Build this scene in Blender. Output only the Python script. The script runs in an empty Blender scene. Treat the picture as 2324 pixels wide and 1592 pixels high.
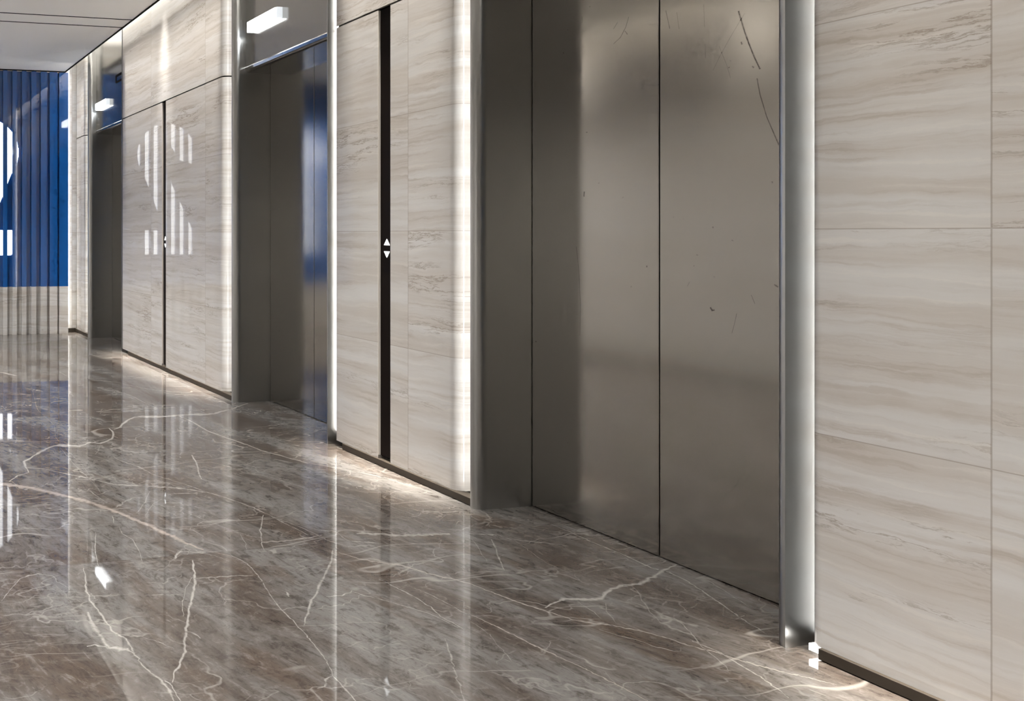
import bpy, bmesh, math, random
from mathutils import Vector
random.seed(7)
C = bpy.context.scene.collection
SC = bpy.context.scene

# ------------------------------------------------------------------ camera frame (2324 x 1592)
CX, CY, F, H = 39.0, 531.0, 1818.0, 1.24
TH = math.atan((CX + 330) / F)
S_, C_ = math.sin(TH), math.cos(TH)
def y_of(px, X):
    u = (px - CX) / F
    return X * (C_ - u * S_) / (S_ + u * C_)
def x_of(px, Y):
    u = (px - CX) / F
    return Y * (S_ + u * C_) / (C_ - u * S_)
def floor_pt(px, py):
    z = F * H / (py - CY); r = (px - CX) / F * z
    return r * C_ + z * S_, -r * S_ + z * C_
def z_at(px, py, X):
    Y = y_of(px, X); d = X * S_ + Y * C_
    return Y, H - (py - CY) / F * d

# ------------------------------------------------------------------ helpers
def new_obj(name, bm, mat, parent=None, smooth=False):
    me = bpy.data.meshes.new(name)
    bmesh.ops.recalc_face_normals(bm, faces=bm.faces[:])
    bm.to_mesh(me); bm.free()
    for m in (mat if isinstance(mat, (list, tuple)) else [mat]):
        me.materials.append(m)
    if smooth:
        for p in me.polygons: p.use_smooth = True
    o = bpy.data.objects.new(name, me)
    C.objects.link(o)
    if parent is not None:
        o.parent = parent
        w = Vector((0, 0, 0)); q = parent
        while q is not None: w += Vector(q.location); q = q.parent
        o.location = -w
    return o
def auto_smooth(o, deg=35):
    me = o.data; b = bmesh.new(); b.from_mesh(me)
    for f in b.faces: f.smooth = True
    for e in b.edges:
        e.smooth = (len(e.link_faces) == 2 and e.calc_face_angle(9) < math.radians(deg)
                    and all(min(q.calc_length() for q in f.edges) < 0.012 for f in e.link_faces))
    b.to_mesh(me); b.free()
def empty(name, loc):
    o = bpy.data.objects.new(name, None); o.location = loc
    o.empty_display_size = 0.1
    C.objects.link(o); return o
def tag(o, label=None, cat=None, group=None, kind=None):
    if label: o['label'] = label
    if cat: o['category'] = cat
    if group: o['group'] = group
    if kind: o['kind'] = kind
    return o
def struct(name, bm, mat, label, cat, smooth=False):
    return tag(new_obj(name, bm, mat, None, smooth), label, cat, kind='structure')
def box(bm, x0, x1, y0, y1, z0, z1, mi=0):
    v = [bm.verts.new((x, y, z)) for x in (x0, x1) for y in (y0, y1) for z in (z0, z1)]
    fs = [(0, 1, 3, 2), (4, 6, 7, 5), (0, 4, 5, 1), (2, 3, 7, 6), (0, 2, 6, 4), (1, 5, 7, 3)]
    for f in fs:
        g = bm.faces.new([v[i] for i in f]); g.material_index = mi
def bbox(x0, x1, y0, y1, z0, z1, bev=0.0, seg=2):
    bm = bmesh.new(); box(bm, x0, x1, y0, y1, z0, z1)
    if bev: bmesh.ops.bevel(bm, geom=bm.edges[:], offset=bev, segments=seg, affect='EDGES', profile=0.5)
    return bm
def prism_z(bm, pts, z0, z1, mi=0, smooth_ids=()):
    a = [bm.verts.new((p[0], p[1], z0)) for p in pts]
    b = [bm.verts.new((p[0], p[1], z1)) for p in pts]
    n = len(pts)
    for i in range(n):
        f = bm.faces.new((a[i], a[(i + 1) % n], b[(i + 1) % n], b[i])); f.material_index = mi
        if i in smooth_ids: f.smooth = True
    bm.faces.new(a[::-1]).material_index = mi
    bm.faces.new(b).material_index = mi
def prism_y(bm, pts, y0, y1, mi=0):          # pts are (x, z)
    a = [bm.verts.new((p[0], y0, p[1])) for p in pts]
    b = [bm.verts.new((p[0], y1, p[1])) for p in pts]
    n = len(pts)
    for i in range(n):
        bm.faces.new((a[i], a[(i + 1) % n], b[(i + 1) % n], b[i])).material_index = mi
    bm.faces.new(a[::-1]).material_index = mi
    bm.faces.new(b).material_index = mi
def arc(cx, cy, rx, ry, a0, a1, n):
    return [(cx + rx * math.cos(math.radians(a0 + (a1 - a0) * i / n)),
             cy + ry * math.sin(math.radians(a0 + (a1 - a0) * i / n))) for i in range(n + 1)]

# ------------------------------------------------------------------ materials
def srgb(r, g, b):
    f = lambda c: (c / 255 / 12.92) if c <= 10 else ((c / 255 + 0.055) / 1.055) ** 2.4
    return (f(r), f(g), f(b), 1)
class NT:
    def __init__(s, name):
        s.m = bpy.data.materials.new(name); s.m.use_nodes = True
        s.t = s.m.node_tree; s.n = s.t.nodes; s.b = s.n['Principled BSDF']
    def add(s, kind, **kw):
        nd = s.n.new(kind)
        for k, v in kw.items(): setattr(nd, k, v)
        return nd
    def val(s, sock, v):
        if hasattr(v, 'is_output') or isinstance(v, bpy.types.NodeSocket): s.t.links.new(v, sock)
        else: sock.default_value = v
    def math(s, op, a, b=0.0, c=0.0, clamp=False):
        nd = s.add('ShaderNodeMath', operation=op); nd.use_clamp = clamp
        s.val(nd.inputs[0], a); s.val(nd.inputs[1], b)
        if op in ('MULTIPLY_ADD', 'SMOOTH_MIN', 'WRAP', 'COMPARE'): s.val(nd.inputs[2], c)
        return nd.outputs[0]
    def mix(s, f, a, b, mode='MIX'):
        nd = s.add('ShaderNodeMix', data_type='RGBA', blend_type=mode)
        s.val(nd.inputs[0], f); s.val(nd.inputs[6], a); s.val(nd.inputs[7], b)
        return nd.outputs[2]
    def smooth(s, v, a, b, lo=0.0, hi=1.0):
        nd = s.add('ShaderNodeMapRange', interpolation_type='SMOOTHSTEP')
        s.val(nd.inputs[0], v)
        for i, q in enumerate((a, b, lo, hi)): s.val(nd.inputs[1 + i], q)
        return nd.outputs[0]
    def noise(s, vec, scale, detail=4, rough=0.55, dist=0.0):
        nd = s.add('ShaderNodeTexNoise'); s.val(nd.inputs['Vector'], vec)
        nd.inputs['Scale'].default_value = scale; nd.inputs['Detail'].default_value = detail
        nd.inputs['Roughness'].default_value = rough; nd.inputs['Distortion'].default_value = dist
        return nd.outputs['Fac']
    def noisec(s, vec, scale, detail=3):
        nd = s.add('ShaderNodeTexNoise'); s.val(nd.inputs['Vector'], vec)
        nd.inputs['Scale'].default_value = scale; nd.inputs['Detail'].default_value = detail
        return nd.outputs['Color']
    def mapping(s, vec, rot=(0, 0, 0), scale=(1, 1, 1), loc=(0, 0, 0)):
        nd = s.add('ShaderNodeMapping'); s.val(nd.inputs['Vector'], vec)
        nd.inputs['Rotation'].default_value = rot; nd.inputs['Scale'].default_value = scale
        nd.inputs['Location'].default_value = loc
        return nd.outputs[0]
    def vmath(s, op, a, b=(0, 0, 0)):
        nd = s.add('ShaderNodeVectorMath', operation=op)
        s.val(nd.inputs[0], a); s.val(nd.inputs[1], b)
        return nd.outputs[0]
    def vscale(s, a, k):
        nd = s.add('ShaderNodeVectorMath', operation='SCALE'); s.val(nd.inputs[0], a); nd.inputs['Scale'].default_value = k
        return nd.outputs[0]
    def sep(s, v):
        nd = s.add('ShaderNodeSeparateXYZ'); s.val(nd.inputs[0], v); return nd.outputs
    def comb(s, x, y, z):
        nd = s.add('ShaderNodeCombineXYZ')
        for i, q in enumerate((x, y, z)): s.val(nd.inputs[i], q)
        return nd.outputs[0]
    def pos(s):
        return s.add('ShaderNodeNewGeometry').outputs['Position']
    def set(s, **kw):
        for k, v in kw.items(): s.val(s.b.inputs[k.replace('_', ' ')], v)
        return s.m

def plain(name, col, rough=0.5, metal=0.0, spec=0.5):
    t = NT(name)
    return t.set(Base_Color=col, Roughness=rough, Metallic=metal, Specular_IOR_Level=spec)
def glow(name, col, strength):
    t = NT(name)
    t.set(Base_Color=(0.8, 0.8, 0.8, 1), Emission_Color=col, Emission_Strength=strength, Roughness=0.4)
    return t.m

# pale vein-cut stone cladding; tiles 1.2 x 0.597 m
def stone(name, y0, pitch=1.2, along='y'):
    t = NT(name); p = t.pos(); x, y, z = t.sep(p)
    a = y if along == 'y' else x
    ta = t.math('DIVIDE', t.math('SUBTRACT', a, y0), pitch)
    tz = t.math('DIVIDE', t.math('SUBTRACT', z, 0.06), 0.597)
    ia = t.math('FLOOR', ta); iz = t.math('MINIMUM', t.math('FLOOR', tz), 4.0)
    wn = t.add('ShaderNodeTexWhiteNoise', noise_dimensions='2D'); t.val(wn.inputs['Vector'], t.comb(ia, iz, 0))
    off = t.vscale(wn.outputs['Color'], 37.0)
    # horizontal bedding that wanders a little
    base = t.vmath('ADD', t.comb(t.math('MULTIPLY', a, 1.0), t.math('MULTIPLY', z, 1.0), 0.0), off)
    warp = t.noise(t.mapping(base, scale=(1.3, 2.6, 1)), 1.0, 3)
    warp2 = t.noise(t.mapping(base, scale=(11, 26, 1)), 1.0, 5, 0.65)
    bx, by, bz = t.sep(base)
    by2 = t.math('ADD', t.math('MULTIPLY_ADD', warp, 0.10, by), t.math('MULTIPLY', warp2, 0.034))
    bed = t.comb(bx, by2, bz)
    broad = t.noise(t.mapping(bed, scale=(0.7, 11, 1)), 1.0, 4, 0.5)
    fine = t.noise(t.mapping(bed, scale=(1.6, 46, 1)), 1.0, 5, 0.6)
    crack = t.noise(t.mapping(bed, scale=(2.0, 20, 1)), 1.0, 6, 0.68, 0.2)
    patch = t.noise(t.mapping(base, scale=(1.1, 5.0, 1), loc=(3, 7, 1)), 1.0, 2)
    cracks = t.math('MULTIPLY', t.smooth(t.math('ABSOLUTE', t.math('SUBTRACT', crack, 0.5)), 0.0, 0.030, 1, 0),
                    t.smooth(patch, 0.52, 0.68))
    c = t.mix(t.smooth(broad, 0.33, 0.66), srgb(204, 203, 201), srgb(192, 187, 181))
    frag = t.smooth(t.noise(t.mapping(bed, scale=(2.2, 6.0, 1), loc=(5, 2, 0)), 1.0, 4, 0.6), 0.38, 0.62)
    c = t.mix(t.math('MULTIPLY', t.smooth(fine, 0.46, 0.70), t.math('MULTIPLY_ADD', frag, 0.50, 0.06)), c, srgb(166, 154, 141))
    c = t.mix(t.math('MULTIPLY', t.smooth(fine, 0.47, 0.30), 0.35), c, srgb(219, 216, 209))
    c = t.mix(t.math('MULTIPLY', cracks, 0.62), c, srgb(138, 124, 110))
    # fine joints
    fa = t.math('ABSOLUTE', t.math('SUBTRACT', t.math('FRACT', t.math('ADD', ta, 0.5)), 0.5))
    fz = t.math('ABSOLUTE', t.math('SUBTRACT', t.math('FRACT', t.math('ADD', tz, 0.5)), 0.5))
    ja = t.smooth(fa, 0.0009, 0.0020, 1, 0)
    jz = t.math('MULTIPLY', t.smooth(fz, 0.0016, 0.0036, 1, 0), t.math('MULTIPLY', t.math('LESS_THAN', tz, 3.5), t.math('GREATER_THAN', tz, 0.5)))
    j = t.math('MAXIMUM', ja, jz)
    c = t.mix(t.math('MULTIPLY', j, 0.48), c, srgb(128, 114, 101))
    r = 0.014
    return t.set(Base_Color=c, Roughness=r, IOR=1.47)

# grey-brown veined marble slabs; large veins come from the mesh's "vein" attribute
def marble():
    t = NT('marble_floor'); p = t.pos(); x, y, z = t.sep(p)
    slab = t.math('FLOOR', t.math('DIVIDE', t.math('SUBTRACT', y, 2.9), 2.4))
    sx = t.math('MULTIPLY', slab, 13.7)
    q = t.comb(t.math('ADD', x, sx), t.math('ADD', y, t.math('MULTIPLY', slab, 5.3)), 0)
    w = t.vscale(t.vmath('SUBTRACT', t.noisec(q, 1.5), (0.5, 0.5, 0.5)), 0.16)
    qd = t.vmath('ADD', q, w)
    # the bedding runs obliquely across the hall
    r1 = t.mapping(qd, rot=(0, 0, math.radians(74)))
    cloud = t.noise(t.mapping(r1, scale=(0.9, 3.2, 1)), 1.0, 4, 0.55)
    cloud2 = t.noise(t.mapping(r1, scale=(2.0, 4.2, 1), loc=(9, 4, 0)), 1.0, 4, 0.6)
    grain = t.noise(t.mapping(r1, scale=(11, 34, 1)), 1.0, 6, 0.72, 0.5)
    mott = t.noise(qd, 15.0, 6, 0.74, 0.3)
    grain2 = t.noise(t.mapping(r1, scale=(45, 110, 1)), 1.0, 2, 0.7)
    c = t.mix(t.smooth(cloud, 0.38, 0.62), srgb(84, 76, 70), srgb(113, 110, 107))
    c = t.mix(t.math('MULTIPLY', t.smooth(cloud2, 0.50, 0.66), 0.7), c, srgb(84, 71, 61))
    c = t.mix(t.math('MULTIPLY', t.smooth(cloud2, 0.44, 0.28), 0.7), c, srgb(119, 118, 116))
    c = t.mix(t.math('MULTIPLY', t.smooth(grain, 0.50, 0.34), 0.55), c, srgb(58, 51, 46))
    c = t.mix(t.math('MULTIPLY', t.smooth(grain, 0.54, 0.70), 0.50), c, srgb(136, 131, 126))
    c = t.mix(t.math('MULTIPLY', t.smooth(mott, 0.49, 0.34), 0.60), c, srgb(56, 49, 44))
    c = t.mix(t.math('MULTIPLY', t.smooth(mott, 0.54, 0.70), 0.40), c, srgb(136, 131, 126))
    c = t.mix(t.math('MULTIPLY', t.smooth(grain2, 0.45, 0.25), 0.4), c, srgb(58, 51, 46))
    def net(scale, sc, wid, thr0, thr1, seed):
        wv = t.vscale(t.vmath('SUBTRACT', t.noisec(t.mapping(q, loc=(seed, 0, 0)), 3.2, 4), (0.5, 0.5, 0.5)), 0.55)
        vo = t.add('ShaderNodeTexVoronoi', feature='DISTANCE_TO_EDGE')
        t.val(vo.inputs['Vector'], t.mapping(t.vmath('ADD', q, wv), rot=(0, 0, math.radians(74)), scale=sc, loc=(seed, seed, 0)))
        vo.inputs['Scale'].default_value = scale
        l = t.smooth(vo.outputs['Distance'], 0.0, wid, 1, 0)
        m = t.noise(t.mapping(q, loc=(seed * 3, seed, 0)), 2.6, 4, 0.6)
        return t.math('MULTIPLY', l, t.smooth(m, thr0, thr1))
    def vein(rot, sc, scale, det, wid, thr0, thr1, seed, dist=0.12):
        v = t.noise(t.mapping(qd, rot=(0, 0, math.radians(rot)), scale=sc, loc=(seed, seed * 0.7, seed)), scale, det, 0.5, dist)
        l = t.smooth(t.math('ABSOLUTE', t.math('SUBTRACT', v, 0.5)), 0.0, wid, 1, 0)
        m = t.noise(t.mapping(q, loc=(seed * 2, 1, seed)), 1.7, 2)
        return t.math('MULTIPLY', l, t.smooth(m, thr0, thr1))
    v1 = vein(70, (0.4, 1.9, 1), 1.2, 3, 0.0065, 0.44, 0.60, 3.1)
    v2 = vein(80, (0.7, 2.4, 1), 2.1, 3, 0.0090, 0.46, 0.62, 8.4)
    v3 = vein(-10, (0.8, 1.6, 1), 2.4, 4, 0.0060, 0.52, 0.66, 15.2)
    v4 = vein(74, (1.3, 7.0, 1), 2.2, 4, 0.020, 0.48, 0.66, 21.9)
    vv = t.math('MAXIMUM', t.math('MAXIMUM', v1, t.math('MULTIPLY', v2, 0.8)), t.math('MAXIMUM', t.math('MULTIPLY', v3, 0.7), t.math('MULTIPLY', v4, 0.45)))
    n1 = net(1.5, (0.6, 1.5, 1), 0.011, 0.44, 0.58, 4.3); n2 = net(3.6, (0.55, 1.6, 1), 0.020, 0.47, 0.60, 9.1)
    vv = t.math('MAXIMUM', vv, t.math('MAXIMUM', t.math('MULTIPLY', n1, 0.9), t.math('MULTIPLY', n2, 0.65)))
    dash = t.math('MULTIPLY', t.smooth(t.noise(t.mapping(r1, scale=(11, 70, 1), loc=(2, 5, 0)), 1.0, 2, 0.5), 0.70, 0.76),
                  t.smooth(t.noise(q, 2.3, 2), 0.45, 0.6))
    vv = t.math('MAXIMUM', vv, t.math('MULTIPLY', dash, 0.6))
    c = t.mix(t.math('MULTIPLY', vv, 0.52), c, srgb(168, 163, 157))
    at = t.add('ShaderNodeAttribute', attribute_name='vein').outputs['Fac']
    wob = t.noise(q, 38.0, 4, 0.7)
    va = t.smooth(t.math('MULTIPLY', at, t.math('MULTIPLY_ADD', wob, 2.2, -0.1)), 0.18, 0.95)
    tint = t.add('ShaderNodeAttribute', attribute_name='tint').outputs['Fac']
    c = t.mix(t.math('MULTIPLY', va, t.math('MULTIPLY_ADD', t.noise(q, 5.0, 3), 0.9, 0.30, clamp=True)), c, t.mix(tint, srgb(174, 170, 164), srgb(162, 148, 139)))
    # slab joint across the hall
    fy = t.math('ABSOLUTE', t.math('SUBTRACT', t.math('FRACT', t.math('ADD', t.math('DIVIDE', t.math('SUBTRACT', y, 2.9), 2.4), 0.5)), 0.5))
    c = t.mix(t.math('MULTIPLY', t.smooth(fy, 0.0004, 0.0009, 1, 0), 0.4), c, srgb(60, 52, 46))
    return t.set(Base_Color=c, Roughness=0.03, IOR=1.5)

def metal(name, col, rough, scratch=False, speck=0.0):
    t = NT(name); p = t.pos()
    brush = t.noise(t.mapping(p, scale=(60, 60, 1.2)), 1.0, 3)
    blot = t.noise(p, 3.0, 3)
    c = t.mix(t.math('MULTIPLY', blot, 0.25), col, tuple(q * 0.8 for q in col[:3]) + (1,))
    r = t.math('MULTIPLY_ADD', brush, 0.03, rough - 0.015)
    if speck:
        sp = t.math('MULTIPLY', t.smooth(t.noise(p, 55.0, 2, 0.5), 0.735, 0.76), t.smooth(t.noise(p, 4.0, 2), 0.48, 0.62))
        c = t.mix(t.math('MULTIPLY', sp, speck), c, (0.03, 0.025, 0.02, 1))
    if scratch:
        at = t.add('ShaderNodeAttribute', attribute_name='scratch').outputs['Fac']
        wob = t.noise(p, 120.0, 2)
        k = t.math('MULTIPLY', at, t.math('MULTIPLY_ADD', wob, 1.2, 0.3), clamp=True)
        c = t.mix(k, c, (0.03, 0.026, 0.022, 1))
    return t.set(Base_Color=c, Metallic=1.0, Roughness=r)

M_FLOOR = marble()
M_STONE = stone('stone_cladding', 3.595)
M_STONE0 = stone('stone_cladding_front', 1.463)
M_STONE_X = stone('stone_cladding_back', 2.70, 1.2, 'x')
M_FLUTE = stone('fluted_stone', 0.0, 50.0, 'x')
M_DARKGAP = NT('dark_shadow_gap').set(Base_Color=(0.005, 0.0045, 0.004, 1), Roughness=0.9, IOR=1.03)
M_BACK = plain('backing_board', (0.30, 0.28, 0.26, 1), 0.7)
M_SKIRT = plain('dark_bronze_skirting', (0.045, 0.036, 0.027, 1), 0.5, 0, 0.25)
M_CEIL = plain('matt_ceiling_paint', srgb(247, 245, 241), 0.65, 0, 0.3)
M_JAMB = metal('satin_steel_jamb', (0.50, 0.505, 0.50, 1), 0.29)
M_HEAD = metal('satin_steel_header', (0.45, 0.44, 0.42, 1), 0.17)
M_DOOR = metal('worn_steel_door', (0.355, 0.337, 0.308, 1), 0.14, True, 0.55)
M_BLUE = NT('blue_lacquer').set(Base_Color=(0.010, 0.092, 0.33, 1), Roughness=0.05, IOR=1.85)
M_GLASS = NT('black_glass').set(Base_Color=(0.010, 0.007, 0.006, 1), Roughness=0.3, IOR=1.12)
M_LIT_EDGE = plain('painted_lit_edge', srgb(235, 230, 222), 0.35)  # pale colour stands for light on a stone edge
M_BLACK = NT('black_enamel').set(Base_Color=(0.005, 0.005, 0.005, 1), Roughness=0.6, IOR=1.1)
M_LANT = glow('lantern_diffuser', (0.93, 0.97, 1, 1), 9.5)
M_LANTCAP = glow('lantern_end_cap', (0.88, 0.94, 1, 1), 0.75)
M_BTN = glow('button_glow', (0.95, 0.98, 1, 1), 3.0)
M_SIGN = glow('sign_glow', (0.97, 0.99, 1, 1), 2.6)
M_LED = glow('led_cove', (1, 0.965, 0.91, 1), 60.0)
M_LEDL = glow('led_cove_opposite', (1, 0.965, 0.91, 1), 150.0)
M_LEDS = glow('led_slot', (1, 0.985, 0.95, 1), 25.0)
M_LEDM = glow('led_slot_strong', (1, 0.985, 0.95, 1), 34.0)
M_LEDN = glow('led_slot_soft', (1, 0.985, 0.95, 1), 14.0)
M_LEDF = glow('led_skirting', (1, 0.92, 0.80, 1), 1.5)
M_LEDE = glow('led_skirting_end', (1, 0.96, 0.90, 1), 7.0)
M_LEDB = glow('led_panel_slot', (1, 0.98, 0.94, 1), 15.0)
M_LEDD = glow('led_slot_deep', (1, 0.985, 0.95, 1), 6.5)
M_DOWN = glow('added_downlight_lens', (1, 0.98, 0.955, 1), 1.2)
M_RING = plain('white_metal_ring', (0.75, 0.75, 0.74, 1), 0.4)

# ------------------------------------------------------------------ dimensions
XW = 2.757          # stone face
XL = -1.25          # opposite wall face
XD = 3.02           # lift door face
ZC = 3.259          # ceiling
ZT = 3.62           # top of the void above the ceiling
YB0 = 9.65          # front of the fluted panel
YB = 9.80           # back wall face
YF = -4.0
XE = 2.575          # ceiling edge
ZJ0, ZJ1 = 2.441, 2.451   # dark joint of the cladding
ZS = 0.034          # stone underside

# ------------------------------------------------------------------ floor with inlaid veins
VEINS = [  # (points in the photo, width in px, strength, warm tint)
    ([(0,785),(45,776),(95,774),(118,778),(135,790),(180,800),(225,810)], 3.0, .7, 0),
    ([(0,845),(20,850),(38,853)], 9, 1.0, .2),
    ([(0,808),(60,820),(120,838),(160,858)], 2.5, .5, 0),
    ([(78,838),(85,815),(110,812),(150,806)], 2.5, .4, 0),
    ([(200,862),(260,868),(340,884),(420,892)], 2.5, .7, 0),
    ([(250,882),(300,900),(350,925)], 2.5, .6, 0),
    ([(66,866),(75,893),(86,930),(122,965),(128,995),(160,1030),(190,1060),(230,1120)], 3.0, .5, 0),
    ([(82,882),(120,868),(160,862)], 2.5, .4, 0),
    # the long vein from the middle lift to the left
    ([(562,916),(520,930),(480,940),(420,942),(370,946),(310,947),(290,954),(272,970),(258,975),(246,972),(256,980),(255,995),(228,1007),(205,1004),(185,1012),(120,1013),(90,1027),(70,1040),(55,1048),(58,1060),(65,1073),(40,1080),(20,1095)], 6.5, 1.0, 0),
    ([(228,1007),(222,1025),(216,1033)], 2.5, .6, 0),
    ([(400,942),(430,955),(450,966),(470,978),(525,998),(560,1010),(600,1025),(700,1052)], 6.0, .95, 0),
    ([(700,1052),(760,1062),(850,1080),(950,1108),(1010,1130)], 3.5, .7, 0),
    ([(255,1035),(270,1045),(310,1058),(350,1078),(420,1100),(470,1118)], 3.5, .7, 0),
    ([(62,1062),(100,1065),(140,1074),(200,1086),(260,1100),(330,1104),(400,1108),(470,1118),(520,1133),(580,1155),(640,1185),(700,1215)], 3.5, .85, 0),
    ([(120,1060),(165,1065),(210,1073),(260,1091),(310,1101),(390,1105)], 2.5, .6, 0),
    ([(435,1033),(446,1050),(450,1070),(458,1088)], 6, .8, 0),
    ([(446,1050),(480,1050),(520,1060),(560,1075),(600,1080),(640,1092),(700,1110)], 3.5, .6, 0),
    ([(380,1122),(440,1120),(470,1118)], 2.5, .6, 0),
    ([(135,1015),(155,1038),(175,1062),(205,1090),(230,1120)], 2.2, .6, 0),
    ([(340,1115),(330,1140),(308,1166)], 4, .6, 0),
    ([(368,1133),(348,1145),(330,1170)], 3, .6, 0),
    # broad warm vein
    ([(0,1100),(30,1102),(80,1110),(140,1124),(200,1140),(270,1165),(330,1190),(390,1217),(430,1236),(462,1249)], 14, 1.0, .75),
    ([(462,1249),(490,1255),(525,1262)], 5, .5, 1),
    ([(200,1112),(225,1130),(250,1145)], 2.4, .7, 0),
    ([(255,1172),(258,1188)], 4, .9, 0),
    ([(270,1195),(277,1212),(300,1225),(315,1250),(323,1276)], 3.2, .75, 0),
    ([(216,1208),(216,1255),(224,1285)], 2.8, .8, 0),
    ([(410,1252),(402,1262),(398,1270)], 7, .9, 0),
    ([(410,1252),(440,1254),(480,1260),(520,1275)], 2.6, .7, 0),
    ([(598,1170),(592,1205),(594,1235),(600,1250)], 4.5, .8, 0),
    ([(594,1231),(650,1228),(700,1221),(730,1215)], 4, .8, .4),
    ([(440,1170),(500,1195),(560,1215),(592,1222)], 2.4, .6, 0),
    ([(545,1212),(558,1240),(560,1252)], 3, .6, 0),
    # lower slab
    ([(0,1370),(20,1345),(45,1315),(80,1304),(120,1308),(130,1320),(150,1332)], 3.2, .7, 0),
    ([(120,1325),(145,1345),(165,1375)], 2.5, .5, 0),
    ([(190,1290),(195,1330),(205,1365),(225,1390),(250,1425),(265,1440),(285,1450),(300,1475),(315,1500),(340,1525),(370,1545),(390,1558),(410,1592)], 5.5, 1.0, 0),
    ([(200,1390),(208,1415),(225,1440),(235,1455),(245,1468),(275,1475),(290,1475),(305,1485)], 13, .95, 0),
    ([(197,1468),(215,1465),(245,1470)], 4, .9, 0),
    ([(265,1440),(290,1444),(320,1446),(360,1458),(395,1475)], 2.6, .7, 0),
    ([(340,1525),(370,1550),(385,1570),(395,1592)], 9, .8, 0),
    ([(437,1272),(441,1300),(440,1340),(430,1380),(424,1420),(420,1450),(420,1480),(408,1510),(395,1530),(391,1550)], 7.5, 1.0, 0),
    ([(437,1310),(425,1330),(416,1360),(415,1400)], 3, .7, 0),
    ([(420,1435),(440,1438),(455,1450)], 5, .8, 0),
    ([(330,1352),(370,1351),(418,1350)], 2.6, .6, 0),
    ([(441,1314),(470,1312),(520,1309),(575,1306)], 2.8, .7, 0),
    ([(525,1262),(560,1280),(585,1306),(600,1330),(630,1375),(660,1405),(700,1448),(740,1500),(755,1535)], 4.2, .75, 0),
    ([(520,1319),(560,1318),(610,1322)], 2.2, .5, 0),
    ([(440,1376),(480,1377),(508,1372),(510,1350)], 2.4, .5, 0),
    ([(0,1545),(30,1530),(60,1500)], 3, .4, 0),
    ([(755,1250),(750,1280),(735,1310),(720,1340),(705,1370),(693,1405),(690,1420)], 6.5, .85, 0),
    ([(755,1535),(740,1545),(740,1560),(720,1563)], 5, .85, 0),
    ([(755,1535),(770,1550),(790,1572),(808,1592)], 6, .9, 0),
    ([(650,1345),(656,1355)], 10, .9, 0),  # short wide pale mark drawn with the veins
    ([(600,1325),(640,1310),(700,1290)], 2.4, .4, 0),
    ([(740,1355),(780,1352),(800,1343),(820,1350),(870,1363),(930,1380),(990,1400),(1040,1425)], 3.2, .75, 0),
    ([(860,1315),(900,1335),(940,1355),(975,1377),(1000,1400),(1050,1428)], 4.2, .85, 0),
    ([(940,1335),(985,1355),(1030,1378),(1060,1395)], 3.6, .75, .2),
    ([(770,1255),(820,1270),(880,1280),(915,1285),(970,1302),(1040,1318),(1070,1327),(1130,1350),(1180,1369),(1240,1388),(1310,1410),(1390,1420),(1450,1432),(1510,1448),(1560,1465),(1620,1480),(1680,1500),(1760,1522),(1830,1538),(1900,1556)], 5.4, .95, .35),
    ([(1068,1396),(1120,1420),(1165,1442),(1210,1465),(1270,1492),(1330,1520),(1400,1555),(1470,1592)], 5.6, .9, .5),
    ([(1068,1412),(1110,1440),(1140,1475),(1165,1505)], 3, .6, 0),
    ([(1010,1450),(1025,1500),(1045,1560),(1055,1592)], 5, .6, 0),
    ([(600,1165),(650,1185),(700,1205),(745,1228),(790,1240),(850,1240),(900,1252)], 3.6, .6, 0),
    ([(690,1195),(730,1205),(760,1206),(790,1228),(840,1232),(890,1240)], 4, .6, 0),
    ([(810,1212),(860,1212),(920,1217),(980,1213),(1020,1212)], 7, .8, 0),
    ([(910,1150),(950,1160),(1000,1163),(1040,1162)], 3.4, .7, 0),
    ([(760,1120),(830,1140),(880,1158),(940,1180),(980,1200)], 3, .5, 0),
    ([(1065,1212),(1130,1215),(1160,1225),(1230,1232),(1290,1240)], 3.4, .7, 0),
    ([(1165,1225),(1200,1250),(1240,1278),(1300,1305)], 3, .6, .2),
    ([(1070,1222),(1095,1260),(1105,1275)], 3, .6, 0),
    ([(1115,1225),(1125,1245),(1135,1275),(1145,1295)], 4.5, .7, 0),
    ([(1250,1190),(1290,1207),(1330,1225),(1380,1246),(1420,1262),(1480,1290),(1515,1298),(1560,1320),(1620,1360),(1680,1402),(1740,1440)], 4.4, .9, 0),
    ([(1535,1282),(1510,1292),(1480,1310),(1455,1325),(1415,1330),(1390,1338),(1365,1358),(1340,1362),(1300,1361),(1275,1362),(1238,1380)], 6.5, .95, 0),
    ([(1415,1330),(1440,1335),(1460,1365),(1480,1395),(1500,1415)], 3.6, .6, 0),
    ([(1310,1365),(1340,1385),(1365,1405)], 4, .6, 0),
    ([(1375,1370),(1380,1390),(1398,1415)], 3.4, .6, 0),
    ([(1360,1430),(1410,1445),(1450,1455),(1490,1470),(1540,1480)], 3.6, .8, 0),
    ([(1500,1395),(1540,1410),(1570,1440),(1590,1465),(1620,1490),(1660,1525)], 4, .7, 0),
    ([(1600,1315),(1650,1345),(1700,1378)], 3, .6, 0),
    ([(1570,1455),(1630,1480),(1680,1510),(1730,1540),(1790,1585)], 5.5, .8, 0),
    ([(1540,1395),(1560,1382),(1590,1370)], 2.6, .5, 0),
    ([(1660,1410),(1690,1397)], 2.6, .5, 0),
    ([(1260,1500),(1320,1540),(1400,1592)], 2.8, .5, 0),
    ([(1180,1290),(1230,1310),(1260,1305)], 5, .5, 0),
    ([(1830,1500),(1850,1515),(1900,1545)], 2.6, .5, 0),
]
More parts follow.
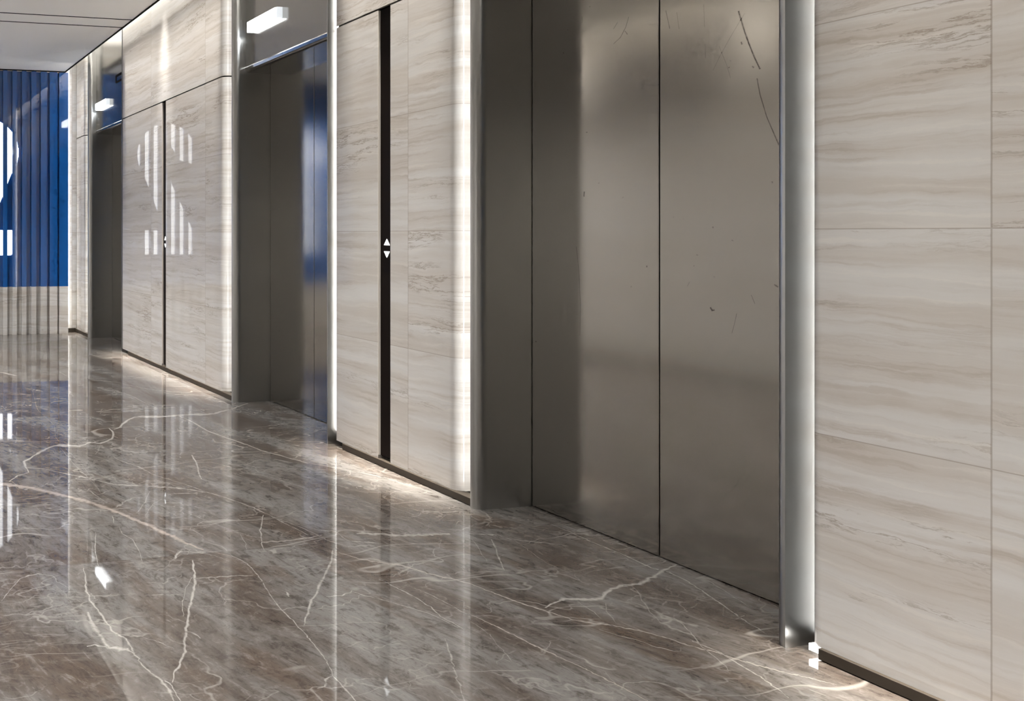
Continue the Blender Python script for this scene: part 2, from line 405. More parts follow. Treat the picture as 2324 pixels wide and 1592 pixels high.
def make_floor():
    bm = bmesh.new()
    lv = bm.verts.layers.float.new('vein'); lt = bm.verts.layers.float.new('tint')
    x0, x1, y0, y1 = XL - 0.05, 3.25, YF - 0.05, 10.0
    v = [bm.verts.new(p) for p in ((x0, y0, 0), (x1, y0, 0), (x1, y1, 0), (x0, y1, 0))]
    bm.faces.new(v)
    vb = [bm.verts.new(p) for p in ((x0, y0, -.1), (x1, y0, -.1), (x1, y1, -.1), (x0, y1, -.1))]
    bm.faces.new(vb[::-1])
    for i in range(4):
        bm.faces.new((v[i], vb[i], vb[(i + 1) % 4], v[(i + 1) % 4]))
    for k, (pts, wpx, st, tint) in enumerate(VEINS):
        # dense wandering polyline on the floor
        P = []
        for i in range(len(pts) - 1):
            a0 = pts[max(0, i - 1)]; a1 = pts[i]; a2 = pts[i + 1]; a3 = pts[min(len(pts) - 1, i + 2)]
            L = math.hypot(a2[0] - a1[0], a2[1] - a1[1]); n = max(2, int(L / 7))
            for j in range(n):
                f = j / n
                h0, h1, h2, h3 = 2 * f**3 - 3 * f * f + 1, f**3 - 2 * f * f + f, f**3 - f * f, 3 * f * f - 2 * f**3
                kt = .26
                P.append(tuple(h0 * a1[q] + h1 * kt * (a2[q] - a0[q]) + h2 * kt * (a3[q] - a1[q]) + h3 * a2[q] for q in (0, 1)))
        P.append(pts[-1])
        W = []
        for i, (px, py) in enumerate(P):
            X, Y = floor_pt(px, py)
            d = X * S_ + Y * C_
            if 0 < i < len(P) - 1:
                X += random.gauss(0, .0016); Y += random.gauss(0, .0022)
            W.append((X, Y, d))
        n = len(W)
        rows = []
        for i, (X, Y, d) in enumerate(W):
            a = W[max(0, i - 1)]; b = W[min(n - 1, i + 1)]
            a = W[max(0, i - 3)]; b = W[min(n - 1, i + 3)]
            tx, ty = b[0] - a[0], b[1] - a[1]; L = math.hypot(tx, ty) or 1
            path = sum(math.hypot(W[j + 1][0] - W[j][0], W[j + 1][1] - W[j][1]) for j in range(max(0, i - 3), min(n - 1, i + 3))) or 1
            bend = min(1, max(.12, (L / path - .5) / .42))
            nx, ny = -ty / L, tx / L
            # the vein's true width: photo width over scale, foreshortened across the line of sight
            fore = d / H
            k_ = math.hypot((nx * C_ - ny * S_), (nx * S_ + ny * C_) / fore)
            w = wpx * d / F / max(k_, .25) * .84
            w = min(w, 0.085)
            taper = min(1, i / (0.12 * n + 1), (n - 1 - i) / (0.12 * n + 1))
            w *= (0.45 + 0.55 * taper) * random.uniform(.8, 1.2) * bend
            zz = 0.00004 + 0.0000025 * k
            r = []
            for s, val in ((-1, 0.0), (0, st), (1, 0.0)):
                ws = w * s * random.uniform(.5, 1.25)
                q = bm.verts.new((X + nx * ws, Y + ny * ws, zz))
                q[lv] = val; q[lt] = tint
                r.append(q)
            rows.append(r)
        for i in range(n - 1):
            for s in (0, 1):
                try: bm.faces.new((rows[i][s], rows[i][s + 1], rows[i + 1][s + 1], rows[i + 1][s]))
                except ValueError: pass
    o = new_obj('floor', bm, M_FLOOR)
    for p in o.data.polygons:      # every upward face looks up
        pass
    return tag(o, 'polished grey-brown marble floor crossed by white veins', 'floor', kind='structure')
make_floor()

# ------------------------------------------------------------------ right wall: stone piers between the lifts
def pier_outline(ya, yb, x0=XW, x1=2.96, ra=0.03, rb=0.05):
    # ya = end nearest the camera's far side (small Y end: "near"), yb = large Y end; counter-clockwise from above
    near = arc(x0 + rb, ya + rb, rb, rb, 180, 270, 8)      # near end, rounded
    far = arc(x0 + ra, yb - ra, ra, ra, 90, 180, 8)        # far end, rounded
    return far + near + [(x1, ya), (x1, yb)]
def pier(name, ya, yb, mat, label, slot=None, ra=0.03, rb=0.05):
    bm = bmesh.new()
    def slab(z0, z1, a, b, round_a, round_b):
        pts = []
        if round_b: pts += arc(XW + ra, b - ra, ra, ra, 90, 180, 14)
        else: pts += [(XW, b)]
        if round_a: pts += arc(XW + rb, a + rb, rb, rb, 180, 270, 14)
        else: pts += [(XW, a)]
        pts += [(2.92, a), (2.92, b)]
        ids = set(i for i in range(len(pts)))
        prism_z(bm, pts, z0, z1, 0)
    slab(ZJ1, ZT, ya, yb, True, True)
    if slot:
        s0, s1 = slot
        slab(ZS, ZJ0, ya, s0, True, False)
        slab(ZS, ZJ0, s1, yb, False, True)
    else:
        slab(ZS, ZJ0, ya, yb, True, True)
    box(bm, XW + 0.016, 2.90, ya + 0.02, yb - 0.02, ZJ0 - 0.03, ZJ1 + 0.03, 1)     # dark bottom of the joint
    if slot: box(bm, XW + 0.022, 2.90, s0 - 0.03, s1 + 0.03, ZS + 0.01, ZJ0 - 0.02, 1)
    o = struct(name, bm, [mat, M_DARKGAP], label, 'wall')
    auto_smooth(o); return o

E1 = (1.929, 3.106); E2 = (4.290, 5.447); E3 = (8.078, 9.170)
TP = 0.037                      # jamb thickness
SL1 = (y_of(886, XW), y_of(858, XW)); SLB = (y_of(376.5, XW), y_of(367.5, XW))
P0 = (YF, 1.850); P1 = (3.256, 4.233); PB = (5.678, 8.044); PA = (9.42, YB + .02)
pier('wall_right', P0[0], P0[1], M_STONE0, 'pale vein-cut stone wall panel nearest the camera, beyond the near lift at the far right')
pier('wall_right.001', P1[0], P1[1], M_STONE, 'narrow pale stone pier with a wide black strip, between the near and middle lifts', SL1)
pier('wall_right.002', PB[0], PB[1], M_STONE, 'wide pale stone pier with a thin black strip, between the middle and far lifts', SLB)
pier('wall_right.003', PA[0], PA[1], M_STONE, 'slim pale stone return beside the far lift at the hall corner')
bm = bmesh.new()
box(bm, 3.12, 3.22, YF - .05, 10.0, 0, ZT)
for a, b in ((YF, P0[1] - .05), (P1[0] + .03, P1[1] - .03), (PB[0] + .03, PB[1] - .03), (PA[0] + .03, YB)):
    box(bm, 2.90, 3.121, a, b, 0.0, ZT)
struct('wall_right.004', bm, M_BACK, 'plain core wall hidden behind the stone panels and lifts', 'wall')

# skirting bars with a light strip under each
def skirt(name, ya, yb, label):
    bm = bmesh.new(); box(bm, 2.745, 2.80, ya, yb, 0.0025, 0.0350)
    bmesh.ops.bevel(bm, geom=bm.edges[:], offset=0.0015, segments=1, affect='EDGES')
    struct(name, bm, M_SKIRT, label, 'baseboard')
SK = [(YF, y_of(1856.3, 2.745)), (E1[1] + TP + .002, y_of(776.3, 2.745)), (E2[1] + TP + .002, y_of(290, 2.745)), (E3[1] + TP + .002, YB - .001)]
LF = [(YF, SK[0][1] - .002), (SK[1][0], SK[1][1] - .02), (SK[2][0], SK[2][1] - .02), (SK[3][0], SK[3][1] - .02)]
for i, (nm, lab) in enumerate((('baseboard_right', 'dark bronze skirting bar under the stone panel at the far right'),
                              ('baseboard_right.001', 'dark bronze skirting bar under the narrow pier between near and middle lifts'),
                              ('baseboard_right.002', 'dark bronze skirting bar under the wide pier between middle and far lifts'),
                              ('baseboard_right.003', 'short black skirting under the stone return beside the far lift'))):
    skirt(nm, SK[i][0], SK[i][1], lab)
for i, lab in enumerate(('light strip behind the skirting at the far right, its bright end beside the near lift',
                         'light strip behind the skirting of the narrow pier right of the middle lift',
                         'light strip behind the skirting of the wide pier right of the far lift',
                         'light strip behind the short skirting in the hall corner')):
    bm = bmesh.new(); box(bm, 2.802, 2.815, LF[i][0], LF[i][1], 0.006, 0.028)
    if i == 0: box(bm, 2.756, 2.795, SK[0][1] + .0005, SK[0][1] + .030, 0.014, 0.0335, 1)
    tag(new_obj('skirting_light', bm, [M_LEDF, M_LEDE]), lab, 'light strip', 'light strips behind the skirting')

# ------------------------------------------------------------------ back wall
bm = bmesh.new()
box(bm, XL, XW - .001, YB, YB + .15, ZS, ZT)
struct('wall_back', bm, M_STONE_X, 'stone end wall, seen as a pale lit strip right of the blue panel', 'wall')
bm = bmesh.new(); box(bm, XL, 3.22, YB + .15, YB + .2, 0, ZT)
struct('wall_back.001', bm, M_BACK, 'core wall behind the stone end wall', 'wall')
bm = bmesh.new(); box(bm, 2.40, 2.744, YB - .012, YB + .02, 0.0025, 0.046)
struct('baseboard_back', bm, M_SKIRT, 'short black skirting at the foot of the lit stone strip beside the blue panel', 'baseboard')

# fluted feature panel: bands of front ribs and recesses, measured across from its right-hand edge
RIBS = [(134.4, 154.9), (112.9, 130.4), (92.6, 106.6), (71.4, 82.4), (50.0, 60.2), (28.3, 38.4), (6.9, 16.8)]   # front faces
ribs = [(x_of(a, YB0), x_of(b, YB0)) for a, b in RIBS]
px_ = ribs[-1][0] - ribs[-2][0]
x = ribs[-1][0]
while x > XL + .32:
    x += px_
    ribs.append((x, x + 0.054))
RD = 0.042
XR = ribs[0][1]; XFL = ribs[-1][0]
def fluted(z0, z1):
    pts = []
    for i, (a, b) in enumerate(ribs):
        pts += [(b, YB0), (a, YB0)]
        if i < len(ribs) - 1:
            pts += [(a, YB0 + RD), (ribs[i + 1][1], YB0 + RD)]
    pts += [(XFL, YB0 + .09), (XR, YB0 + .09)]
    b_ = bmesh.new(); prism_z(b_, pts, z0, z1); return b_
ZBL = 0.587
fp = empty('feature_panel', (0.75, YB0 + .05, 0))
tag(fp, 'tall fluted end panel, glossy blue above a pale stone base', 'wall panel')
o = new_obj('stone_base', fluted(0.0, ZBL), M_FLUTE, fp); tag(o, 'pale fluted stone base')
o = new_obj('blue_panel', fluted(ZBL + .0003, ZC - .012), M_BLUE, fp); tag(o, 'glossy blue fluted upper panel')
bm = bmesh.new(); box(bm, XFL + .05, XR - .05, YB0 + .09, YB0 + .13, 0.05, ZC - .05)
new_obj('backing', bm, M_BACK, fp)
bm = bmesh.new(); box(bm, XR - .05, XR - .02, YB0 + .091, YB0 + .103, 0.03, ZC - .02)
tag(new_obj('slot_light', bm, M_LEDB), 'vertical light strip behind the right edge of the blue panel', 'light strip', 'vertical slot lights')

# glowing numerals 1 2, only on the recessed bands
def shape_two(x0, x1, z0, z1):
    w, h = x1 - x0, z1 - z0
    P = []
    T = 0.31                                           # base bar thickness
    R = w * 0.5; cxx = x0 + w * .485; czz = z1 - R * 1.02
    outer = []
    for i in range(33):
        a = math.radians(196 - i * (196 + 38) / 32)
        outer.append((cxx + R * math.cos(a) * (1.0), czz + R * 1.02 * math.sin(a)))
    inner = []
    r = R - 0.30
    for i in range(33):
        a = math.radians(-38 + i * (196 + 38) / 32)
        inner.append((cxx + r * math.cos(a), czz + (r + .02) * 1.02 * math.sin(a)))
    # outer goes from the left tip over the top to the lower right
    poly = outer[:]
    poly += [(x0 + w * .53, z0 + T), (x1 - .035, z0 + T), (x1 - .10, z0), (x0, z0), (x0, z0 + .22)]
    poly += inner
    return poly
def clip_band(poly, xa, xb):
    def cut(poly, keep, xc):
        out = []
        n = len(poly)
        for i in range(n):
            p, q = poly[i], poly[(i + 1) % n]
            kp, kq = keep(p[0]), keep(q[0])
            if kp: out.append(p)
            if kp != kq:
                f = (xc - p[0]) / (q[0] - p[0])
                out.append((xc, p[1] + (q[1] - p[1]) * f))
        return out
    r = cut(poly, lambda v: v >= xa, xa)
    return cut(r, lambda v: v <= xb, xb) if r else r
def spans(poly, x):
    zs = []
    n = len(poly)
    for i in range(n):
        p, q = poly[i], poly[(i + 1) % n]
        if (p[0] <= x) != (q[0] <= x):
            zs.append(p[1] + (q[1] - p[1]) * (x - p[0]) / (q[0] - p[0]))
    zs.sort()
    return [(zs[i], zs[i + 1]) for i in range(0, len(zs) - 1, 2)]
def numeral(poly, part, parent):
    bm = bmesh.new()
    bands = [(ribs[i + 1][1] + .001, ribs[i][0] - .001) for i in range(len(ribs) - 1)]
    yf, yb = YB0 + RD - .006, YB0 + RD - .0005
    for xa, xb in bands:
        N = 7
        for j in range(N):
            a = xa + (xb - xa) * j / N; b = xa + (xb - xa) * (j + 1) / N
            m0, m1 = a + 1e-5, b - 1e-5
            sa, sb = spans(poly, m0), spans(poly, m1)
            if len(sa) != len(sb):
                sm = spans(poly, (a + b) / 2); sa = sb = sm
            for (l0, u0), (l1, u1) in zip(sa, sb):
                f = [bm.verts.new(p) for p in ((a, yf, l0), (b, yf, l1), (b, yf, u1), (a, yf, u0))]
                g = [bm.verts.new(p) for p in ((a, yb, l0), (b, yb, l1), (b, yb, u1), (a, yb, u0))]
                bm.faces.new(f)
                bm.faces.new(g[::-1])
                bm.faces.new((f[0], g[0], g[1], f[1])); bm.faces.new((f[2], g[2], g[3], f[3]))
                if j == 0: bm.faces.new((f[0], f[3], g[3], g[0]))
                if j == N - 1: bm.faces.new((f[1], g[1], g[2], f[2]))
    return new_obj(part, bm, M_SIGN, parent)
sg = empty('floor_number_sign', (1.0, YB0 + RD, 0.97))
tag(sg, 'large glowing white floor number 12 in vertical strips on the blue panel', 'sign')
numeral(shape_two(1.19, 1.995, 0.975, 2.655), 'numeral_two', sg)
one = [(0.02, 0.975), (0.33, 0.975), (0.33, 2.655), (0.10, 2.655), (-0.15, 2.36), (-0.15, 2.10), (0.02, 2.22)]
numeral(one, 'numeral_one', sg)

# ------------------------------------------------------------------ opposite and rear walls (seen in reflections)
bm = bmesh.new()
box(bm, XL - .10, XL, YF, YB, ZS, ZJ0); box(bm, XL - .10, XL, YF, YB, ZJ1, ZT)
box(bm, XL - .10, XL - .012, YF, YB, ZJ0, ZJ1, 1)
struct('wall_left', bm, [M_STONE, M_DARKGAP], 'stone wall opposite the lifts, out of view', 'wall')
bm = bmesh.new(); box(bm, XL - .10, XL + .04, YF, YB, 0.0, 0.05)
struct('baseboard_left', bm, M_SKIRT, 'dark skirting of the wall opposite the lifts', 'baseboard')
bm = bmesh.new(); box(bm, XL, 3.22, YF - .1, YF, 0, ZT)
struct('wall_front', bm, M_STONE_X, 'stone wall behind the viewer closing the hall', 'wall')

# ------------------------------------------------------------------ ceiling
XEL = XL + .18
bm = bmesh.new()
for a, b in ((YF, 7.178), (7.206, 7.464), (7.492, YB - .14)):
    box(bm, XEL + .014, XE - .014, a, b, ZC, ZC + .05)
struct('ceiling', bm, M_CEIL, 'flat pale grey ceiling with two thin black cross joints', 'ceiling')
bm = bmesh.new(); box(bm, XL - .1, 3.22, YF - .1, YB + .2, ZT, ZT + .05)
struct('ceiling.001', bm, M_CEIL, 'closed void above the suspended ceiling', 'ceiling')
bm = bmesh.new(); box(bm, XE - .014, XE, YF, YB - .14, ZC - .009, ZC + .052)
struct('trim_1', bm, M_BLACK, 'thin black edge bead of the ceiling along the lift wall', 'trim')
bm = bmesh.new(); box(bm, XEL, XEL + .014, YF, YB - .14, ZC - .009, ZC + .052)
struct('trim_2', bm, M_BLACK, 'thin black edge bead of the ceiling opposite the lifts', 'trim')
bm = bmesh.new()
for a in (7.178, 7.464): box(bm, XEL + .010, XE - .014, a, a + .028, ZC + .001, ZC + .05)
struct('trim_3', bm, M_BLACK, 'two thin black joints across the ceiling before the blue panel', 'trim')
bm = bmesh.new(); box(bm, XEL, XE, YB0 - .012, YB0 + .002, ZC - .011, ZC + .0)
struct('trim_4', bm, M_BLACK, 'thin black bead between the blue panel and the ceiling', 'trim')

def strip(name, x0, x1, y0, y1, z0, z1, mat, label, group):
    bm = bmesh.new(); box(bm, x0, x1, y0, y1, z0, z1)
    o = tag(new_obj(name, bm, mat), label, 'light strip', group)
    if isinstance(mat, list):
        for p in o.data.polygons: p.material_index = 1 if p.normal.z > .5 else 0
strip('cove_light', XE - .085, XE - .045, YF + .1, YB - .3, ZC + .052, ZC + .090, [M_RING, M_LED], 'light strip in the ceiling gap above the lift wall', 'cove lights in the ceiling gaps')
strip('cove_light', XEL + .045, XEL + .085, 2.2, YB - .3, ZC + .052, ZC + .090, [M_RING, M_LEDL], 'light strip in the ceiling gap opposite the lifts', 'cove lights in the ceiling gaps')

# vertical strips in the slots between stone and steel
for ya, yb, xa, lab in ((E1[1] + TP + .006, E1[1] + TP + .022, 2.803, 'vertical light strip behind the left jamb of the near lift'),
                        (E2[1] + TP + .006, E2[1] + TP + .022, 2.803, 'vertical light strip behind the left jamb of the middle lift'),
                        (E3[1] + TP + .006, E3[1] + TP + .022, 2.803, 'vertical light strip behind the left jamb of the far lift')):
    strip('slot_light', xa, xa + .012, ya, yb, 0.055, ZT - .05, M_LEDS if ya < 4 else M_LEDM, lab, 'vertical slot lights')
for (ya, yb, xn), lab in (((P0[1], E1[0] - TP, 2.885), 'vertical light strip behind the right jamb of the near lift'),
                      ((P1[1], E2[0] - TP + .011, 2.803), 'vertical light strip behind the right jamb of the middle lift'),
                      ((PB[1], E3[0] - .024, 2.815), 'vertical light strip behind the right jamb of the far lift')):
    m = (ya + yb) / 2
    strip('slot_light', xn, xn + .012, m - .003, m + .003, 0.02 if xn > 2.86 else 0.075, ZT - .05, M_LEDD if xn > 2.86 else M_LEDN, lab, 'vertical slot lights')

# ------------------------------------------------------------------ lift entrances
def jamb(y_in, y_out, parent, xf=2.729):
    # plate across the wall thickness; the edge towards the opening is rounded like a nose
    sgn = 1 if y_out > y_in else -1
    xr = 3.10
    n = 16
    pts = []
    for i in range(n + 1):                         # quarter ellipse from the opening face to the front
        a = math.radians(90 * i / n)
        pts.append((xf + 0.052 * (1 - math.sin(a)), y_in + sgn * 0.034 * (1 - math.cos(a))))
    pts += [(xf, y_out), (xr, y_out), (xr, y_in)]
    bm = bmesh.new(); prism_z(bm, pts, 0.0, ZT)
    o = new_obj('jamb', bm, M_JAMB, parent)
    auto_smooth(o); return o
ZH = 2.427
LAN = (E2[1] - y_of(624.5, 2.78), E2[1] - y_of(560.9, 2.78))
SCR = [  # scratches on the near lift's doors (photo points), width px, strength
    ([(1676,25),(1690,72),(1700,100),(1712,130),(1725,157)], 3.4, 1.0),
    ([(1718,178),(1725,215),(1740,265),(1768,330)], 2.2, .9),
    ([(1690,30),(1660,80),(1635,125),(1618,160)], .9, .45),
    ([(1632,105),(1650,150),(1658,178)], .9, .45),
    ([(1511,24),(1520,65)], 1.4, .7), ([(1536,28),(1541,66)], 1.0, .5), ([(1597,10),(1599,62)], 1.0, .5), ([(1600,100),(1601,132)], .9, .5),
    ([(1427,38),(1420,62),(1408,85),(1392,100)], 1.5, .75), ([(1402,50),(1392,66)], 1.3, .6), ([(1418,70),(1424,78)], 2, .6),
    ([(1321,38),(1321,52)], 1.3, .6), ([(1326,435),(1325,447)], 2.6, .9),
    ([(1308,560),(1314,620),(1317,690),(1316,762)], 1.2, .6),
    ([(1672,712),(1668,730),(1661,757)], 1.2, .6), ([(1705,670),(1713,690)], 1.4, .6),
    ([(1612,698),(1616,705),(1622,704)], 4.0, .9), ([(1757,646),(1766,652)], 3.2, .8), ([(1495,692),(1498,698)], 2.4, .7),
    ([(1682,95),(1684,101)], 3.2, .8), ([(1707,150),(1711,154)], 3, .7), ([(1752,412),(1753,416)], 3, .8), ([(1617,515),(1619,518)], 3, .8),
    ([(1468,603),(1468,607)], 2.5, .8), ([(1580,578),(1584,580)], 2.4, .5), ([(1660,545),(1664,547)], 2.2, .5),
    ([(1565,640),(1560,650)], 1.6, .4), ([(1655,1110),(1690,1095),(1705,1070)], 1.0, .5),
    ([(1375,1200),(1385,1208)], 1.0, .5), ([(1640,1130),(1665,1110),(1680,1085)], .9, .4),
]
def door_leaf(y0, y1, parent, scratches=()):
    bm = bmesh.new(); ls = bm.verts.layers.float.new('scratch')
    box(bm, XD, XD + .04, y0, y1, 0.004, ZH + .06)
    bmesh.ops.bevel(bm, geom=[e for e in bm.edges], offset=.0015, segments=1, affect='EDGES')
    for pts, w, st in scratches:
        W = []
        for i in range(len(pts) - 1):
            for j in range(4):
                f = j / 4
                W.append((pts[i][0] + (pts[i + 1][0] - pts[i][0]) * f, pts[i][1] + (pts[i + 1][1] - pts[i][1]) * f))
        W.append(pts[-1])
        Q = [z_at(a, b, XD) for a, b in W]
        if not all(y0 < q[0] < y1 for q in Q): continue
        rows = []
        for i, (Y, Z) in enumerate(Q):
            a = Q[max(0, i - 1)]; b = Q[min(len(Q) - 1, i + 1)]
            t = Vector((b[0] - a[0], b[1] - a[1])); t = t.normalized() if t.length else Vector((0, 1))
            n = Vector((-t.y, t.x)); d = XD * S_ + Y * C_
            ww = .72 * w * d / F * random.uniform(.7, 1.2)
            r = []
            for s, v in ((-1, 0.0), (0, st), (1, 0.0)):
                q = bm.verts.new((XD - .00008, Y + n.x * ww * s, Z + n.y * ww * s)); q[ls] = v; r.append(q)
            rows.append(r)
        for i in range(len(rows) - 1):
            for s in (0, 1): bm.faces.new((rows[i][s], rows[i][s + 1], rows[i + 1][s + 1], rows[i + 1][s]))
    return new_obj('door_leaf', bm, M_DOOR, parent)
def letter_c(y_left, z0, z1, w, t, x):
    # square-shouldered letter C on the header, read from the hall (left = larger Y)
    bm = bmesh.new()
    o_ = []
    r = .022
    def pt(u, v): return (y_left - u, z0 + v)
    h = z1 - z0
    out = [(w, h), (r, h), (r * .3, h - r * .3), (0, h - r), (0, r), (r * .3, r * .3), (r, 0), (w, 0)]
    inn = [(w, t), (t + r * .3, t), (t, t + r * .3), (t, h - t - r * .3), (t + r * .3, h - t), (w, h - t)]
    poly = [pt(*p) for p in out + inn]
    f0 = [bm.verts.new((x, p[0], p[1])) for p in poly]
    f1 = [bm.verts.new((x + .006, p[0], p[1])) for p in poly]
    bm.faces.new(f0); bm.faces.new(f1[::-1])
    for i in range(len(poly)):
        j = (i + 1) % len(poly)
        bm.faces.new((f0[i], f0[j], f1[j], f1[i]))
    return bm
def lift(E, label, scratches=(), glyph=None, tn=TP, xn=2.729):
    y0, y1 = E
    r = empty('elevator_entrance', (XD, (y0 + y1) / 2, 0))
    tag(r, label, 'elevator', 'elevator entrances along the stone wall')
    jamb(y0, y0 - tn, r, xn); jamb(y1, y1 + TP, r)
    # header with a rounded lower lip
    bm = bmesh.new()
    rr = .030
    xh = 2.822
    pts = [(xh + rr - rr * math.cos(math.radians(90 * i / 10)), ZH + rr - rr * math.sin(math.radians(90 * i / 10))) for i in range(11)]
    pts = [(xh, ZT)] + [(xh, ZH + rr + .012), (xh - .006, ZH + rr + .004)] + [(p[0] - .004 if i < 4 else p[0], p[1]) for i, p in enumerate(pts)] + [(XD + .05, ZH), (XD + .05, ZT)]
    prism_y(bm, pts, y0 + .0005, y1 - .0005)
    hd = new_obj('header', bm, M_HEAD, r); auto_smooth(hd)
    mid = (y0 + y1) / 2
    door_leaf(y0 + .002, mid - .0022, r, scratches); door_leaf(mid + .0022, y1 - .002, r, scratches)
    bm = bmesh.new(); box(bm, XD + .045, XD + .09, y0 - .02, y1 + .02, 0, ZT)
    o = new_obj('shaft_backing', bm, M_DARKGAP, r); tag(o, 'black gap between the doors')
    # lit direction lantern on the header
    bm = bmesh.new(); box(bm, 2.778, 2.8215, y1 - LAN[0], y1 - LAN[1], 2.694, 2.770)
    bmesh.ops.bevel(bm, geom=[e for e in bm.edges], offset=.003, segments=2, affect='EDGES')
    ln = new_obj('lantern', bm, M_LANT, r); tag(ln, 'glowing white box lantern')
    for ya, yb in ((y1 - LAN[0] - .022, y1 - LAN[0] - .0005), (y1 - LAN[1] + .0005, y1 - LAN[1] + .006)):
        bm = bmesh.new(); box(bm, 2.7805, 2.8215, ya, yb, 2.6965, 2.7675)
        o = new_obj('end_cap', bm, M_LANTCAP, ln); tag(o, 'pale frosted lantern end cap')
    if glyph:
        o = new_obj('header_letter', letter_c(*glyph), M_BLACK, hd); tag(o, 'black letter C')
    return r
lift(E1, 'nearest lift entrance, wide dark steel doors with scuffs and scratches', SCR)
lift(E2, 'middle lift entrance, its steel doors mirroring the blue panel', tn=TP - .011)
lift(E3, 'farthest lift entrance, a narrow dark steel sliver beside the hall corner', (),
     (y_of(262.5, 2.82), 2.895, 2.985, .22, .020, 2.8165), tn=.024, xn=2.757)

# ------------------------------------------------------------------ call panels
def call_panel(slot, label, zc=(1.196, 1.130)):
    s0, s1 = slot
    r = empty('call_panel', (XW + .014, (s0 + s1) / 2, ZS))
    tag(r, label, 'call panel', 'call panels in the stone piers')
    bm = bmesh.new(); box(bm, XW + .013, XW + .021, s0 + .0005, s1 - .0035, 0.052, ZJ0 - .001)
    gs = new_obj('glass_strip', bm, M_GLASS, r)
    bm = bmesh.new(); box(bm, XW - .0005, XW + .0205, s1 - .003, s1 - .0003, 0.052, ZJ0 - .001)  # off-white strip paints the light on the slot's cut stone edge
    o = new_obj('lit_edge_strip', bm, M_LIT_EDGE, r); tag(o, 'pale strip painted as the lit stone edge')
    ym = (s0 + s1) / 2 - .006
    for k, z in enumerate(zc):
        bm = bmesh.new(); w, h = .0225, .0165
        s = 1 if k == 0 else -1
        pr = [(ym - w, z - s * h), (ym + w, z - s * h), (ym, z + s * h)]
        a = [bm.verts.new((XW + .0105, p[0], p[1])) for p in pr]; b = [bm.verts.new((XW + .0132, p[0], p[1])) for p in pr]
        bm.faces.new(a); bm.faces.new(b[::-1])
        for i in range(3): bm.faces.new((a[i], a[(i + 1) % 3], b[(i + 1) % 3], b[i]))
        o = new_obj('up_button' if k == 0 else 'down_button', bm, M_BTN, gs)
        tag(o, 'glowing white %s arrow' % ('up' if k == 0 else 'down'))
call_panel(SL1, 'black glass strip with lit up and down arrows, between near and middle lifts')
call_panel(SLB, 'black glass strip with lit up and down arrows, between middle and far lifts', (1.199, 1.133))

# ------------------------------------------------------------------ added ceiling downlights, unseen, that brighten the hall
def disc(bm, cx, cy, r0, r1, z0, z1, n=28, cap=False):
    ring = lambda r, z: [bm.verts.new((cx + r * math.cos(2 * math.pi * i / n), cy + r * math.sin(2 * math.pi * i / n), z)) for i in range(n)]
    if cap:
        a = ring(r1, z0); bm.faces.new(a); b = ring(r1, z1); bm.faces.new(b[::-1])
        for i in range(n): bm.faces.new((a[i], a[(i + 1) % n], b[(i + 1) % n], b[i]))
    else:
        a, b, c, d = ring(r0, z0), ring(r1, z0), ring(r1, z1), ring(r0, z1)
        for i in range(n):
            j = (i + 1) % n
            for p, q in ((a, b), (b, c), (c, d), (d, a)): bm.faces.new((p[i], p[j], q[j], q[i]))
for X in (0.05, 1.45):
    for Y in ((0.6, 2.7, 4.8) if X > 1 else (-1.2, 0.6, 2.6, 4.4, 6.1, 7.6, 8.9)):
        r = empty('added_downlight', (X, Y, ZC))
        tag(r, 'round ceiling lamp added to brighten the hall, out of view', 'added_downlight', 'added ceiling lamps out of view')
        bm = bmesh.new(); disc(bm, X, Y, .16, .185, ZC - .006, ZC + .001); new_obj('ring', bm, M_RING, r)
        bm = bmesh.new(); disc(bm, X, Y, 0, .16, ZC - .003, ZC - .0005, cap=True); new_obj('lens', bm, M_DOWN, r)
        l = bpy.data.lights.new('added_downlight_beam', 'AREA'); l.shape = 'DISK'; l.size = .30; l.spread = math.radians(118)
        l.energy = 12 if X > 1 else (58 if Y > 7 else 34 if Y > 4 else 25 if Y > 0 else 95); l.color = (1, .98, .955)
        lo = bpy.data.objects.new('added_downlight_beam', l); lo.location = (X, Y, ZC - .010); C.objects.link(lo)

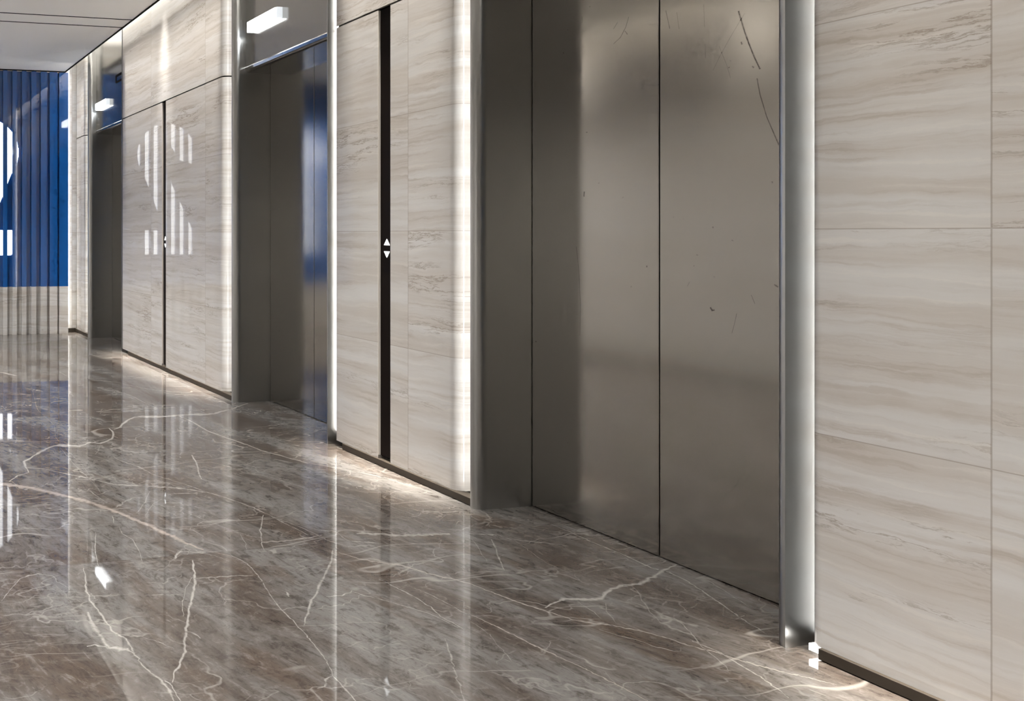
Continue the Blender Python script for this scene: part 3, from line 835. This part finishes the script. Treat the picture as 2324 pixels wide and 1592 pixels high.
# grazing spotlight in the ceiling gap over the wide pier
def spot(loc, target, energy, deg, blend, col, size=.02):
    l = bpy.data.lights.new('gap_spot', 'SPOT'); l.energy = energy; l.spot_size = math.radians(deg); l.spot_blend = blend
    l.color = col; l.shadow_soft_size = size
    o = bpy.data.objects.new('gap_spot', l); o.location = loc
    o.rotation_euler = (Vector(target) - Vector(loc)).to_track_quat('-Z', 'Y').to_euler()
    C.objects.link(o)
spot((2.650, 6.86, 3.40), (2.706, 6.86, 2.2), 150, 31, 1.0, (1, .98, .95), .08)
for yy in (6.95, 5.25): spot((XL + .11, yy, 3.38), (XL + .05, yy, 2.2), 260, 42, 1.0, (1, .97, .92), .04)

# added unseen lamps in the ceiling gap, making the floor glow at each pier
def added_foot_lamp(ya, yb, power):
    l = bpy.data.lights.new('added_foot_glow', 'AREA'); l.shape = 'RECTANGLE'; l.size = .03; l.size_y = yb - ya
    l.energy = power * (yb - ya); l.spread = math.radians(13); l.color = (1, .93, .83)
    o = bpy.data.objects.new('added_foot_glow', l); o.location = (2.715, (ya + yb) / 2, 3.45); C.objects.link(o)
for a, b in ((YF + .2, P0[1] - .06), (P1[0] + .05, P1[1] - .10), (PB[0] + .05, PB[1] - .10), (PA[0] + .05, PA[1] - .15)):
    added_foot_lamp(a, b, 9.0)

# ------------------------------------------------------------------ world, camera, view
w = bpy.data.worlds.new('world'); SC.world = w; w.use_nodes = True
w.node_tree.nodes['Background'].inputs[0].default_value = (0.02, 0.02, 0.02, 1)
cam = bpy.data.cameras.new('camera'); co = bpy.data.objects.new('camera', cam); C.objects.link(co)
cam.sensor_width = 36; cam.sensor_fit = 'HORIZONTAL'; cam.lens = F / 2324 * 36
cam.shift_x = (1162 - CX) / 2324; cam.shift_y = -(796 - CY) / 2324
cam.clip_start = .05
co.location = (0, 0, H); co.rotation_euler = (math.radians(90), 0, -TH)
SC.camera = co
vs = SC.view_settings
vs.view_transform = 'Standard'; vs.look = 'None'; vs.gamma = 1; vs.use_curve_mapping = False; vs.exposure = 0.08
cy = SC.cycles
cy.use_denoising = True
try: cy.denoiser = 'OPENIMAGEDENOISE'
except Exception: pass
cy.max_bounces = 5; cy.diffuse_bounces = 3; cy.glossy_bounces = 3; cy.transmission_bounces = 0; cy.volume_bounces = 0
cy.use_adaptive_sampling = True; cy.adaptive_threshold = 0.15; cy.adaptive_min_samples = 14
cy.sample_clamp_indirect = 6.0
cy.caustics_reflective = False
